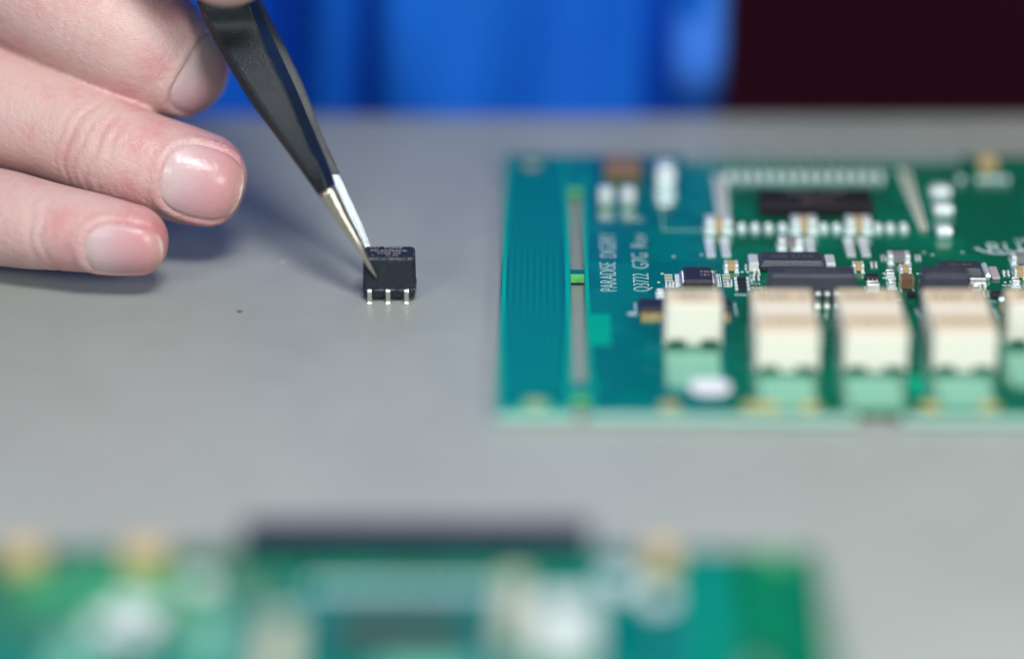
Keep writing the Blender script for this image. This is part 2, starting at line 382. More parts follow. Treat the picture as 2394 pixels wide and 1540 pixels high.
# ------------------------------------------------------------------ circuit boards
TILT = -R(0.62)
class Board:
    def __init__(s, name, px, py, zt, label):
        s.zt = zt
        o = P(px, py, zt); s.o = Vector((o.x, o.y, 0))
        s.root = empty(name, s.o, TILT); tag(s.root, label, 'circuit board', 'green circuit boards on the bench')
        s.M = Matrix.Rotation(-TILT, 3, 'Z')
    def B(s, px, py, z=None):
        return s.M @ (P(px, py, s.zt if z is None else z)-s.o)
    def solve(s, x0, x1, yf, yn, yb):
        base = s.B((x0+x1)/2, yb); lo, hi = 0.0, 3.0
        for _ in range(40):
            h = (lo+hi)/2
            if s.B((x0+x1)/2, yn, s.zt+h).y < base.y: hi = h
            else: lo = h
        h = (lo+hi)/2
        a = s.B(x0, yn, s.zt+h).x; b = s.B(x1, yn, s.zt+h).x
        d = s.B((x0+x1)/2, yf, s.zt+h).y-base.y
        return a, b, base.y, max(0.02, d), h
    def chip(s, name, x0, x1, yf, yn, yb, m, r=0.03, gap=0.0, taper=0.02):
        a, b, y, d, h = s.solve(x0, x1, yf, yn, yb)
        w = b-a
        if h < 0.03: h = 0.03
        t = min(taper, h*0.2); r = min(r, w*0.2, d*0.2)
        prof = [(t*0.8, gap), (0.0, gap+(h-gap)*0.45), (0.0, gap+(h-gap)*0.5), (t*0.8, h-t*0.6), (t*1.3, h-0.003), (t*1.3+0.01, h)]
        o = link(name, loft_rrect(w, d, r, prof, 4), m, s.root, ((a+b)/2, y+d/2, s.zt))
        return o, w, d, h
    def cap(s, x0, x1, yf, yn, yb, mbody, mend=None, name='capacitor', frac=0.26, pads=True):
        a, b, y, d, h = s.solve(x0, x1, yf, yn, yb); w = b-a; h = max(h, 0.03)
        o = link(name, box_mesh(-w/2+w*frac, w/2-w*frac, -d/2, d/2, 0.0, h, min(0.008, h*0.2)), mbody, s.root, ((a+b)/2, y+d/2, s.zt+0.012))
        me = box_mesh(-w*frac/2, w*frac/2, -d/2-0.006, d/2+0.006, 0.0, h+0.006, min(0.014, h*0.3))
        for sg in (-1, 1):
            link('end_cap', me, mend or M_solder, o, (sg*(w/2-w*frac/2), 0, -0.002), smooth=True)
        if pads:
            pm = box_mesh(-w*frac*0.65, w*frac*0.65, -d/2-0.07, d/2+0.05, 0, 0.012, 0.004)
            for sg in (-1, 1): link('solder_pad', pm, M_padsilver, o, (sg*(w/2-w*frac/2), 0, -0.011))
        return o
    def cap_v(s, x0, x1, yf, yn, yb, mbody, name='capacitor'):   # end caps at front and back
        a, b, y, d, h = s.solve(x0, x1, yf, yn, yb); w = b-a; h = max(h, 0.03); f = 0.27
        o = link(name, box_mesh(-w/2, w/2, -d/2+d*f, d/2-d*f, 0.0, h, min(0.008, h*0.2)), mbody, s.root, ((a+b)/2, y+d/2, s.zt+0.012))
        me = box_mesh(-w/2-0.005, w/2+0.005, -d*f/2, d*f/2, 0.0, h+0.006, min(0.014, h*0.3))
        for sg in (-1, 1): link('end_cap', me, M_solder, o, (0, sg*(d/2-d*f/2), -0.002), smooth=True)
        pm = box_mesh(-w/2-0.02, w/2+0.02, -0.05, 0.05, 0, 0.010, 0.003)
        for sg in (-1, 1): link('solder_pad', pm, M_padsilver, o, (0, sg*(d/2+0.015), -0.011))
        return o
    def flat(s, name, x0, x1, yf, yn, m, t=0.006, lab=None):
        p = s.B(x0, yn); q = s.B(x1, yn); f = s.B((x0+x1)/2, yf)
        o = link(name, box_mesh(0, q.x-p.x, 0, f.y-p.y, 0, t, t*0.3), m, s.root, (p.x, p.y, s.zt))
        if lab: o['label'] = lab
        return o
    def dot(s, name, px, py, r, m, t=0.008):
        return link(name, disc_mesh(r, t), m, s.root, s.B(px, py)+Vector((0, 0, 0)))
    def text(s, body, px, py, size, sx, rot=0, bold=0.0, name='silkscreen_text'):
        o = link(name, text_mesh(body, size, sx, 0.0012, bold), M_silk, s.root, s.B(px, py)+Vector((0, 0, 0.002)), rz=rot)
        return o

def relay(b, x0, x1, yf, yn, yb, long=False):
    a, c, y, d, h = b.solve(x0, x1, yf, yn, yb); w = c-a
    bm = bmesh.new()
    add_box(bm, -w/2, w/2, -d/2, d/2, 0.06, h, 0.025)
    add_box(bm, -w*0.14, w*0.14, -d/2+0.003, d/2-0.003, 0.0, 0.08, 0.01)
    for sx in (-1, 1):
        for sy in (-1, 1):
            add_box(bm, sx*w/2-(0.05 if sx > 0 else 0.005), sx*w/2+(0.005 if sx > 0 else 0.05), sy*(d/2-0.05)-0.045, sy*(d/2-0.05)+0.045, 0.02, 0.075, 0.008)
    o = link('relay', mesh_from(bm), M_relay, b.root, ((a+c)/2, y+d/2, b.zt))
    me = box_mesh(-0.012, 0.012, -0.022, 0.022, 0.0, 0.16, 0.004)
    for sx in (-1, 1):
        for k in range(4):
            link('lead', me, M_tin, o, (sx*(w/2+0.013), (k-1.5)*d/4.4, 0.0))
    for ya, yb_ in (((-d/2+0.02, -d*0.05), (d*0.14, d/2-0.01)) if long else ((-d/2+0.03, d/2-0.01),)):
        link('tan_top', box_mesh(-w/2+0.015, w/2-0.015, ya, yb_, h-0.004, h+0.010, 0.006), M_rtop, o)  # thin tan plates, darker than the ivory sides
    h += 0.011
    for s_, yy, sz in ((('G6K-2', d*0.25, 0.26), ('4.5VDC', -d*0.33, 0.24)) if long else (('G6K-2', d*0.08, 0.17), ('4.5VDC', -d*0.3, 0.13))):
        link('printed_text', text_mesh(s_, sz, 0.95, 0.0008, 0.004, 'CENTER'), M_rmark, o, (0, yy, h))
    return o

def board_slab(b, outline, holes, thick, zb, m_top):
    # outline polygon and rectangular holes given in board coordinates; built as strips so that holes stay open
    xs = sorted({p for r_ in outline for p in r_[:2]})
    bm = bmesh.new()
    # cells from a grid of all break lines
    gx = sorted({round(v, 5) for r_ in outline+holes for v in (r_[0], r_[1])})
    gy = sorted({round(v, 5) for r_ in outline+holes for v in (r_[2], r_[3])})
    def inside(x, y):
        if not any(r_[0] < x < r_[1] and r_[2] < y < r_[3] for r_ in outline): return False
        return not any(r_[0] < x < r_[1] and r_[2] < y < r_[3] for r_ in holes)
    cell = [[inside((gx[i]+gx[i+1])/2, (gy[j]+gy[j+1])/2) for j in range(len(gy)-1)] for i in range(len(gx)-1)]
    V = {}
    def vv(i, j, k):
        if (i, j, k) not in V: V[(i, j, k)] = bm.verts.new((gx[i], gy[j], zb+thick if k else zb))
        return V[(i, j, k)]
    side = []
    for i in range(len(gx)-1):
        for j in range(len(gy)-1):
            if not cell[i][j]: continue
            f = bm.faces.new((vv(i, j, 1), vv(i+1, j, 1), vv(i+1, j+1, 1), vv(i, j+1, 1))); f.material_index = 0
            f = bm.faces.new((vv(i, j, 0), vv(i, j+1, 0), vv(i+1, j+1, 0), vv(i+1, j, 0))); f.material_index = 0
            for di, dj, e in ((-1, 0, ((i, j+1), (i, j))), (1, 0, ((i+1, j), (i+1, j+1))), (0, -1, ((i, j), (i+1, j))), (0, 1, ((i+1, j+1), (i, j+1)))):
                ii, jj = i+di, j+dj
                if 0 <= ii < len(gx)-1 and 0 <= jj < len(gy)-1 and cell[ii][jj]: continue
                (a0, a1), (b0, b1) = e
                f = bm.faces.new((vv(a0, a1, 0), vv(b0, b1, 0), vv(b0, b1, 1), vv(a0, a1, 1))); f.material_index = 2 if (0 <= ii < len(gx)-1 and 0 <= jj < len(gy)-1) else 1
    bmesh.ops.recalc_face_normals(bm, faces=bm.faces)
    me = bpy.data.meshes.new('slab'); bm.to_mesh(me); bm.free()
    o = bpy.data.objects.new('laminate', me); COL.objects.link(o); o.parent = b.root
    me.materials.append(m_top); me.materials.append(M_lam); me.materials.append(M_slot)
    return o

# ---- main board, right of the transformer
TH = 0.13; ZB = 0.05
b = Board('circuit_board', 1160, 966, ZB+TH, 'populated green circuit board with a row of ivory relays, right of the transformer')
W_b = 15.5
far = b.B(1240, 362).y
xr = b.B(1345, 966).x                          # right edge of the rail
xs0 = b.B(1334, 640).x; xs1 = b.B(1366, 640).x # routed slot
yt0 = b.B(1350, 925).y; yt1 = b.B(1350, 893).y; ys1 = b.B(1350, 641).y; ys2 = b.B(1350, 630).y; ys3 = b.B(1350, 441).y
nx0 = b.B(2005, 966).x; nx1 = b.B(2108, 966).x
board_slab(b, [(0, W_b, 0, far)], [(xs0, xs1, 0, yt0), (xs0, xs1, yt1, ys1), (xs0, xs1, ys2, ys3), (nx0, nx1, 0, 0.32)], TH, ZB, M_mask)
# rail copper area: slightly darker hatch panel with dot rows
hat = bpy.data.materials.new('rail_dot_pattern'); hat.use_nodes = True
nt = hat.node_tree; n = nt.nodes; L = nt.links; pb = n['Principled BSDF']
tc = n.new('ShaderNodeTexCoord'); vo = n.new('ShaderNodeTexVoronoi'); vo.inputs['Scale'].default_value = 11; vo.inputs['Randomness'].default_value = 0.0
rp = n.new('ShaderNodeValToRGB'); rp.color_ramp.elements[0].position = 0.28; rp.color_ramp.elements[1].position = 0.38
rp.color_ramp.elements[0].color = (0.0, 0.14, 0.10, 1); rp.color_ramp.elements[1].color = (0.0, 0.21, 0.15, 1)
L.new(tc.outputs['Object'], vo.inputs['Vector']); L.new(vo.outputs['Distance'], rp.inputs['Fac']); L.new(rp.outputs['Color'], pb.inputs['Base Color'])
pb.inputs['Roughness'].default_value = 0.15; pb.inputs['Coat Weight'].default_value = 0.4; pb.inputs['Coat Roughness'].default_value = 0.08
yy1 = far-0.35
link('copper_hatch', box_mesh(0.1, xs0-0.12, 0.55, yy1, 0, 0.004), hat, b.root, (0, 0, b.zt))
M_rimgreen = mat('light_green_mask', (0.0, 0.40, 0.24), 0.2, 0, 0.05, 8, coat=0.4)
for nm, x0_, x1_, y0_, y1_ in (('bare_rim', 0.015, 0.07, 0.02, far-0.02), ('bare_rim', xs0-0.075, xs0-0.008, 0.02, far-0.02), ('bare_rim', xs1+0.008, xs1+0.06, 0.02, far-0.3), ('bare_rim', 0.1, xs0-0.12, 0.02, 0.18)):
    link(nm, box_mesh(x0_, x1_, y0_, y1_, 0, 0.0035), M_rimgreen, b.root, (0, 0, b.zt))
b.dot('fiducial_mark', 1252, 945, 0.11, M_gold); b.dot('fiducial_clearing', 1252, 945, 0.2, M_lime, 0.004)
b.dot('fiducial_mark', 1243, 388, 0.13, M_gold); b.dot('fiducial_clearing', 1243, 388, 0.26, M_lime, 0.004)
b.flat('bare_patch', 1378, 1430, 735, 806, M_brightgreen, 0.004)
# silkscreen text, read from the bottom up
def upright(body, px, ya, yb, size, bold=-0.006):     # a word read from the bottom up, filling ya..yb
    me = text_mesh(body, size, 1.0, 0.0012, bold)
    w_ = max(v.co.x for v in me.vertices); l_ = b.B(px, yb).y-b.B(px, ya).y
    for v in me.vertices: v.co.x *= l_/w_
    link('silkscreen_text', me, M_silk, b.root, b.B(px, ya)+Vector((0, 0, 0.002)), rz=R(90))
upright('PARADISE', 1443, 682, 614, 0.335); upright('DIGERY', 1441, 603, 547, 0.335); upright('P', 1437, 516, 504, 0.335)
upright('Q3722', 1520, 682, 640, 0.335); upright('G7G', 1517, 629, 593, 0.335); upright('Rev', 1513, 580, 548, 0.335); upright('A', 1508, 520, 508, 0.335)
for i, (px, py) in enumerate(((1476, 733),)): b.dot('silkscreen_mark', px, py, 0.055, M_silk, 0.003)
# SSOP chip behind the first relay
o, w, d, h = b.chip('microchip', 1600, 1668, 622, 655, 673, M_ic, 0.02, 0.02, 0.018)
gm = gull(0.026, 0.08, h*0.5)
nl = 9
for k in range(nl):
    yk = -d/2+0.05+k*(d-0.1)/(nl-1)
    link('lead', gm, M_tin, o, (-w/2, yk, 0), rz=-R(90)); link('lead', gm, M_tin, o, (w/2, yk, 0), rz=R(90))
link('printed_text', text_mesh('74HC', 0.10, 1, 0.0008, 0.0), M_mark, o, (0.02, 0.02, h+0.0005))
link('printed_text', text_mesh('161', 0.10, 1, 0.0008, 0.0), M_mark, o, (0.02, -0.09, h+0.0005))
for sx in (-1, 1):
    for k in range(nl):
        yk = -d/2+0.05+k*(d-0.1)/(nl-1)
        link('solder_pad', box_mesh(-0.055, 0.055, -0.014, 0.014, 0, 0.006, 0.002), M_tan if k % 2 else M_padsilver, o, (sx*(w/2+0.20), yk, 0))
# long chip with gold leads under the first relay
o, w, d, h = b.chip('microchip', 1494, 1712, 695, 722, 742, M_ic, 0.02, 0.03, 0.02)
gm = gull(0.024, 0.08, h*0.5, 0.08)
for k in range(26):
    xk = -w/2+0.05+k*(w-0.1)/25
    if -w/2+0.52 < xk < w/2-0.12: continue
    link('lead', gm, M_gold, o, (xk, -d/2, 0))
for px in (1487, 1722): b.flat('silkscreen_line', px-2, px+2, 708, 738, M_silk, 0.003)
b.cap_v(1536, 1551, 677, 686, 697, M_greycer, 'resistor')
# relays: back row of five, front row of three
for x0, x1 in ((1557, 1690), (2361, 2491)):
    relay(b, x0, x1, 676, 712, 806)
for x0, x1 in ((1770, 1918), (1977, 2126), (2186, 2335)):
    relay(b, x0, x1, 677, 777, 868, True)
# pale patches in front of the relays
b.flat('pale_patch', 1563, 1690, 826, 908, M_palegreen, 0.004)
for x0, x1 in ((1785, 1912), (1990, 2117), (2205, 2330)): b.flat('pale_patch', x0, x1, 884, 958, M_palegreen, 0.004)
b.flat('pale_patch', 2372, 2480, 830, 905, M_palegreen, 0.004)
o = link('label_sticker', loft_rrect(0.52, 0.46, 0.2, [(0, 0), (0, 0.012), (0.01, 0.014)]), mat('white_label', (0.8, 0.8, 0.86), 0.5), b.root, b.B(1660, 905)+Vector((0, 0, 0)))
M_goldpad = mat('gold_pad_finish', (0.60, 0.48, 0.14), 0.4, 0.2)
for px in (1566, 1757, 1800, 1893, 2173, 2312): b.dot('gold_pad', px, 950, 0.13, M_goldpad)
# black transformer blocks behind the relays
def block(x0, x1, yf, yn, yb, label=None, leads=None, ends=False, lab='T1'):
    o, w, d, h = b.chip('inductor', x0, x1, yf, yn, yb, M_block, 0.05, 0.03, 0.04)
    if label: o['label'] = label
    if leads:
        gm = ribbon([(0.03, h*0.45), (-0.03, h*0.45), (-0.05, h*0.42), (-0.06, 0.03), (-0.075, 0.012), (-0.15, 0.012)], 0.07, 0.022)
        for x in leads: link('lead', gm, M_tin, o, (x*w/2, -d/2, 0))
    if ends:
        me = box_mesh(-0.07, 0.07, -d/2+0.04, d/2-0.04, 0.0, h*0.8, 0.03)
        for sx in (-1, 1): link('terminal', me, M_solder, o, (sx*(w/2+0.07), 0, 0))
    link('printed_text', text_mesh(lab, d*0.34, 1.1, 0.0008, 0.0, 'CENTER'), M_dim, o, (0, -d*0.12, h+0.0002))
    return o
block(1776, 1932, 585, 612, 640, ends=True, lab='330 2104')
block(1797, 2008, 619, 645, 712, leads=[0.11, 0.31, 0.51, 0.71, 0.9, -0.9, -0.7], lab='PE-68515NL')
block(2194, 2303, 606, 630, 662, leads=[0.62, 0.78, 0.94, 0.46], ends=False, lab='IC-84')
block(2155, 2275, 619, 645, 735, leads=None, lab='T1-6T')
o = b.chip('terminal_block', 2303, 2318, 612, 640, 655, M_solder)[0]
o = b.chip('terminal_block', 2319, 2340, 622, 648, 655, mat('pink_ceramic', (0.45, 0.38, 0.38), 0.5))[0]
# small parts, near and sharp
b.cap(1694, 1727, 610, 622, 636, M_tan)
for i, yb in enumerate((658, 666, 674, 682)):
    b.cap(1716+i, 1751+i, yb-9, yb-5, yb, M_ic, M_padsilver, 'resistor', 0.2, False)
b.text('C22', 1717, 691, 0.07, 1.4, 0, 0.002); b.text('R14', 1754, 665, 0.06, 1.5, 0, 0.002); b.text('R15', 1756, 674, 0.06, 1.5, 0, 0.002)
b.cap(1780, 1794, 671, 675, 681, M_brown, M_padsilver, 'resistor')
b.cap(1994, 2021, 612, 622, 636, M_tan)
o, w, d, h = b.chip('microchip', 2024, 2056, 638, 647, 658, M_ic, 0.01, 0.01, 0.01)
gm = gull(0.03, 0.06, h*0.5, 0.04)
for x in (-0.6, 0, 0.6): link('lead', gm, M_tin, o, (x*w/2, -d/2, 0))
b.cap_v(2028, 2056, 658, 667, 684, M_brown)
b.cap(2077, 2129, 588, 600, 617, M_greycer, frac=0.24)
b.cap(2104, 2132, 619, 630, 641, M_tan)
b.cap(2106, 2138, 641, 653, 678, M_brown, M_gold, frac=0.1)
b.cap_v(2073, 2091, 632, 640, 650, M_brown); b.cap_v(2078, 2094, 655, 662, 674, M_greycer)
b.chip('resistor', 2122, 2141, 679, 686, 699, M_ic, 0.005, 0.0, 0.004)
b.text('EB', 2090, 702, 0.08, 1.3, 0, 0.002); b.text('C5', 2343, 669, 0.08, 1.4, 0, 0.002)
b.cap(2266, 2278, 664, 670, 682, M_tan)
o, w, d, h = b.chip('transistor', 2317, 2359, 678, 687, 700, M_ic, 0.01, 0.01, 0.01)
gm = gull(0.06, 0.07, h*0.5, 0.09)
link('lead', gm, M_tin, o, (0.02, -d/2, 0)); link('lead', gm, M_tin, o, (-0.07, d/2, 0), rz=math.pi); link('lead', gm, M_tin, o, (0.07, d/2, 0), rz=math.pi)
b.flat('solder_pad', 2340, 2360, 714, 730, M_tan, 0.006)
b.cap(2366, 2412, 590, 603, 620, M_greycer); b.cap(2372, 2400, 622, 634, 652, M_tan); b.cap_v(2368, 2384, 650, 658, 670, M_greycer)
for (xa, ya, xb, yb2) in ((2140, 722, 2152, 745), (2325, 722, 2336, 748), (2312, 703, 2330, 706)):
    p = b.B(xa, ya); q = b.B(xb, yb2); dv = q-p; l = dv.length
    me = box_mesh(0, l, -0.012, 0.012, 0, 0.003)
    link('silkscreen_line', me, M_silk, b.root, (p.x, p.y, b.zt), rz=math.atan2(dv.y, dv.x))
# more of the tiny parts between the larger ones
for x0, x1, yb in ((1760, 1776, 652), (1762, 1777, 640), (2036, 2050, 622), (2150, 2166, 664), (2150, 2164, 676), (2148, 2163, 690), (2062, 2072, 690), (2300, 2312, 690), (2290, 2304, 674), (1556, 1568, 668), (1572, 1584, 668), (1700, 1712, 664), (1742, 1754, 628), (2345, 2360, 642), (2060, 2070, 606), (2140, 2152, 606)):
    b.cap(x0, x1, yb-9, yb-5, yb, random.choice((M_brown, M_greycer, M_tan)), M_solder, 'resistor', 0.3)
for px, py in ((1590, 700), (1735, 636), (1748, 636), (2066, 640), (2066, 650), (2146, 640), (2156, 640), (2344, 690), (2350, 660), (1540, 660), (1548, 640), (1575, 600), (1640, 596), (2160, 590), (2180, 596), (2250, 590)):
    b.dot('via', px, py, 0.022, M_padsilver, 0.006)
# middle rows
for x0, x1 in ((1650, 1712), (1851, 1912), (1978, 2039)):
    b.cap(x0, x1, 504, 520, 545, M_tan, frac=0.36)
    for xa in (x0+2, x1-24): b.flat('solder_pad', xa, xa+21, 558, 600, M_solder, 0.02)
for px in (1735, 1766, 1798, 1830, 1927, 1957, 2054, 2083, 2114):
    b.cap_v(px-7, px+7, 524, 530, 540, M_greycer, 'resistor')
b.cap(1820, 1878, 552, 564, 584, M_greycer, frac=0.3)
o, w, d, h = b.chip('microchip', 1775, 2046, 440, 474, 512, mat('matte_chip_plastic', (0.014, 0.012, 0.016), 0.65, 0, 0.3, 10, spec=0.25), 0.03, 0.02, 0.03)
o['label'] = 'large square black chip with white printing'
gm = gull(0.045, 0.08, h*0.5, 0.09)
for k in range(18):
    xk = -w/2+0.06+k*(w-0.12)/17
    link('lead', gm, M_tin, o, (xk, d/2, 0), rz=math.pi)
link('printed_text', text_mesh('ASIC 2104', 0.2, 1, 0.0008, -0.004, 'CENTER'), M_mark, o, (0, 0.05, h+0.0005))
link('printed_text', text_mesh('Q3722', 0.16, 1, 0.0008, -0.004, 'CENTER'), M_mark, o, (0, -0.24, h+0.0005))
for k in range(14):                             # small resistors behind the large chip
    px = 1700+k*27
    b.cap_v(px, px+13, 402, 409, 421, M_greycer, 'resistor')
for k in range(22):                             # two columns of tan arrays either side
    f = k/21
    b.cap(1668+f*8, 1698+f*8, 410+f*97, 414+f*97, 418+f*97, mat('pale_tan_ceramic', (0.42, 0.36, 0.27), 0.5), M_padsilver, 'resistor_array', 0.3, False)
    b.cap(2100+f*50, 2124+f*45, 398+f*135, 402+f*135, 406+f*135, M_tan, M_padsilver, 'resistor_array', 0.3, False)
# far row
o = b.chip('capacitor', 1412, 1500, 360, 392, 424, M_brown, 0.04, 0.02)[0]
for xa in (1398, 1450): b.chip('solder_joint', xa, xa+38, 432, 444, 480, M_solder, 0.05)
b.chip('crystal_can', 1532, 1582, 372, 396, 440, M_solder, 0.08, 0.0, 0.04)
b.flat('solder_pad', 1535, 1580, 440, 466, M_padsilver, 0.01)
for i, (xa, xb, y) in enumerate(((2176, 2226, 428), (2184, 2232, 470), (2190, 2230, 520))):
    b.chip('crystal_can', xa, xb, y, y+14, y+38, M_solder, 0.06, 0.0, 0.04)
b.chip('capacitor', 2290, 2334, 358, 376, 402, M_tan, 0.02)
for px in (2247, 2292, 2312, 2332, 2352): b.chip('solder_joint', px-8, px+8, 410, 416, 428, M_padsilver, 0.04)
for k in range(26):
    px = 1600+k*25
    b.cap(px, px+15, 366+2*(k % 3), 372+2*(k % 3), 380+2*(k % 3), M_greycer, M_padsilver, 'resistor', 0.3, False)
b.text('RU', 2308, 590, 0.50, 0.8, 0, 0.0); b.text('us', 2372, 566, 0.26, 0.9, 0, 0.0)
bm = bmesh.new()
for i in range(16):                             # curved underline of the approval mark
    a0 = R(200+i*8.5); a1 = R(200+(i+1)*8.5)
    vs = [bm.verts.new((r_*math.cos(a), r_*0.9*math.sin(a), 0)) for r_, a in ((0.36, a0), (0.36, a1), (0.42, a1), (0.42, a0))]
    bm.faces.new(vs)
link('silkscreen_mark', mesh_from(bm), M_silk, b.root, b.B(2338, 572)+Vector((0, 0, 0.003)))
# L shaped silkscreen outline by the chip columns
M_thin = mat('thin_silkscreen', (0.20, 0.42, 0.36), 0.6)
b.flat('silkscreen_line', 1549, 1553, 490, 540, M_thin, 0.003); b.flat('silkscreen_line', 1553, 1645, 537, 540, M_thin, 0.003)
# vias near the front
for px, py in ((1520, 808), (1515, 860), (1730, 815), (1735, 850), (1742, 770), (1940, 845), (2150, 905), (2140, 780), (1945, 905), (1545, 930)):
    b.dot('via', px, py, 0.05, M_via, 0.006)
b.flat('bare_patch', 2130, 2170, 880, 925, M_brightgreen, 0.004)

# ---- foreground board
g = Board('circuit_board', 1900, 1287, ZB+TH, 'blurred green circuit board lying closest to the camera')
xR = g.B(1906, 1290).x; yF = g.B(1200, 1283).y
wrail = g.B(1740, 1300).x
board_slab(g, [(-16, xR, -11, yF)], [(wrail-0.10, wrail+0.06, -7.5, -1.6)], TH, ZB, M_mask)
g.flat('rail_strip', 1752, 1872, 1300, 1530, mat('deep_green_mask', (0.0, 0.17, 0.075), 0.3), 0.004)
g.flat('bare_rim', 1655, 1722, 1300, 1700, mat('mid_green_mask', (0.0, 0.24, 0.16), 0.25), 0.004)
g.dot('fiducial_mark', 1822, 1300, 0.16, M_lime)
M_navy = mat('navy_plastic', (0.014, 0.013, 0.045), 0.5)
o = g.chip('connector', 560, 1385, 1213, 1240, 1298, M_navy, 0.05)[0]; o['label'] = 'long dark navy connector along the back edge'
for x0, x1 in ((0, 95), (282, 382), (1508, 1585)):
    g.chip('capacitor', x0, x1, 1262, 1292, 1340, mat('yellow_tan_ceramic', (0.62, 0.44, 0.20), 0.5), 0.05)
o, w, d, h = g.chip('microchip', 770, 1090, 1425, 1480, 1510, mat('brown_black_plastic', (0.05, 0.04, 0.045), 0.5), 0.04)
gm = gull(0.045, 0.08, h*0.5, 0.1)
g.chip('connector', 1258, 1385, 1395, 1450, 1560, mat('white_plastic', (0.78, 0.80, 0.80), 0.45), 0.05)
g.chip('resistor_array', 1165, 1235, 1335, 1500, 1530, mat('cream_ceramic', (0.50, 0.50, 0.38), 0.5), 0.04)
g.chip('resistor_array', 590, 670, 1430, 1620, 1650, mat('cream_ceramic', (0.50, 0.50, 0.38), 0.5), 0.04)
M_white = mat('glint_white_solder', (0.88, 0.94, 0.95), 0.25, 0.15)  # near-white solder, its glints put into the base colour
g.flat('bare_patch', 30, 470, 1345, 1420, mat('leaf_green_mask', (0.02, 0.30, 0.12), 0.3), 0.004)
for x0, x1, y0, y1, y2 in ((282, 312, 1385, 1400, 1420), (335, 365, 1395, 1410, 1430), (232, 262, 1425, 1440, 1462), (300, 330, 1440, 1455, 1478), (452, 482, 1330, 1345, 1365), (1428, 1450, 1330, 1342, 1358), (1450, 1462, 1350, 1356, 1364), (1530, 1545, 1380, 1388, 1398)):
    xm = (x0+x1)/2; g.dot('solder_joint', xm, y2, 0.17, M_white, 0.05)  # joints drawn as white discs in place of bright glints
for k in range(11):
    px = 740+k*41
    g.dot('solder_joint', px, 1374, 0.075, M_white, 0.03)
for x0, x1, y0, y1 in ((110, 200, 1480, 1600), (440, 520, 1440, 1560), (880, 1100, 1560, 1640)):
    g.flat('pale_patch', x0, x1, y0, y1, M_palegreen, 0.006)
for k, (px, py) in enumerate(((70, 1390), (150, 1350), (200, 1330), (120, 1430), (420, 1520), (560, 1500), (700, 1570), (1120, 1560), (1480, 1600), (1560, 1480), (640, 1350))):
    g.dot('via', px, py, 0.07, M_tin if k % 2 else M_lime, 0.01)

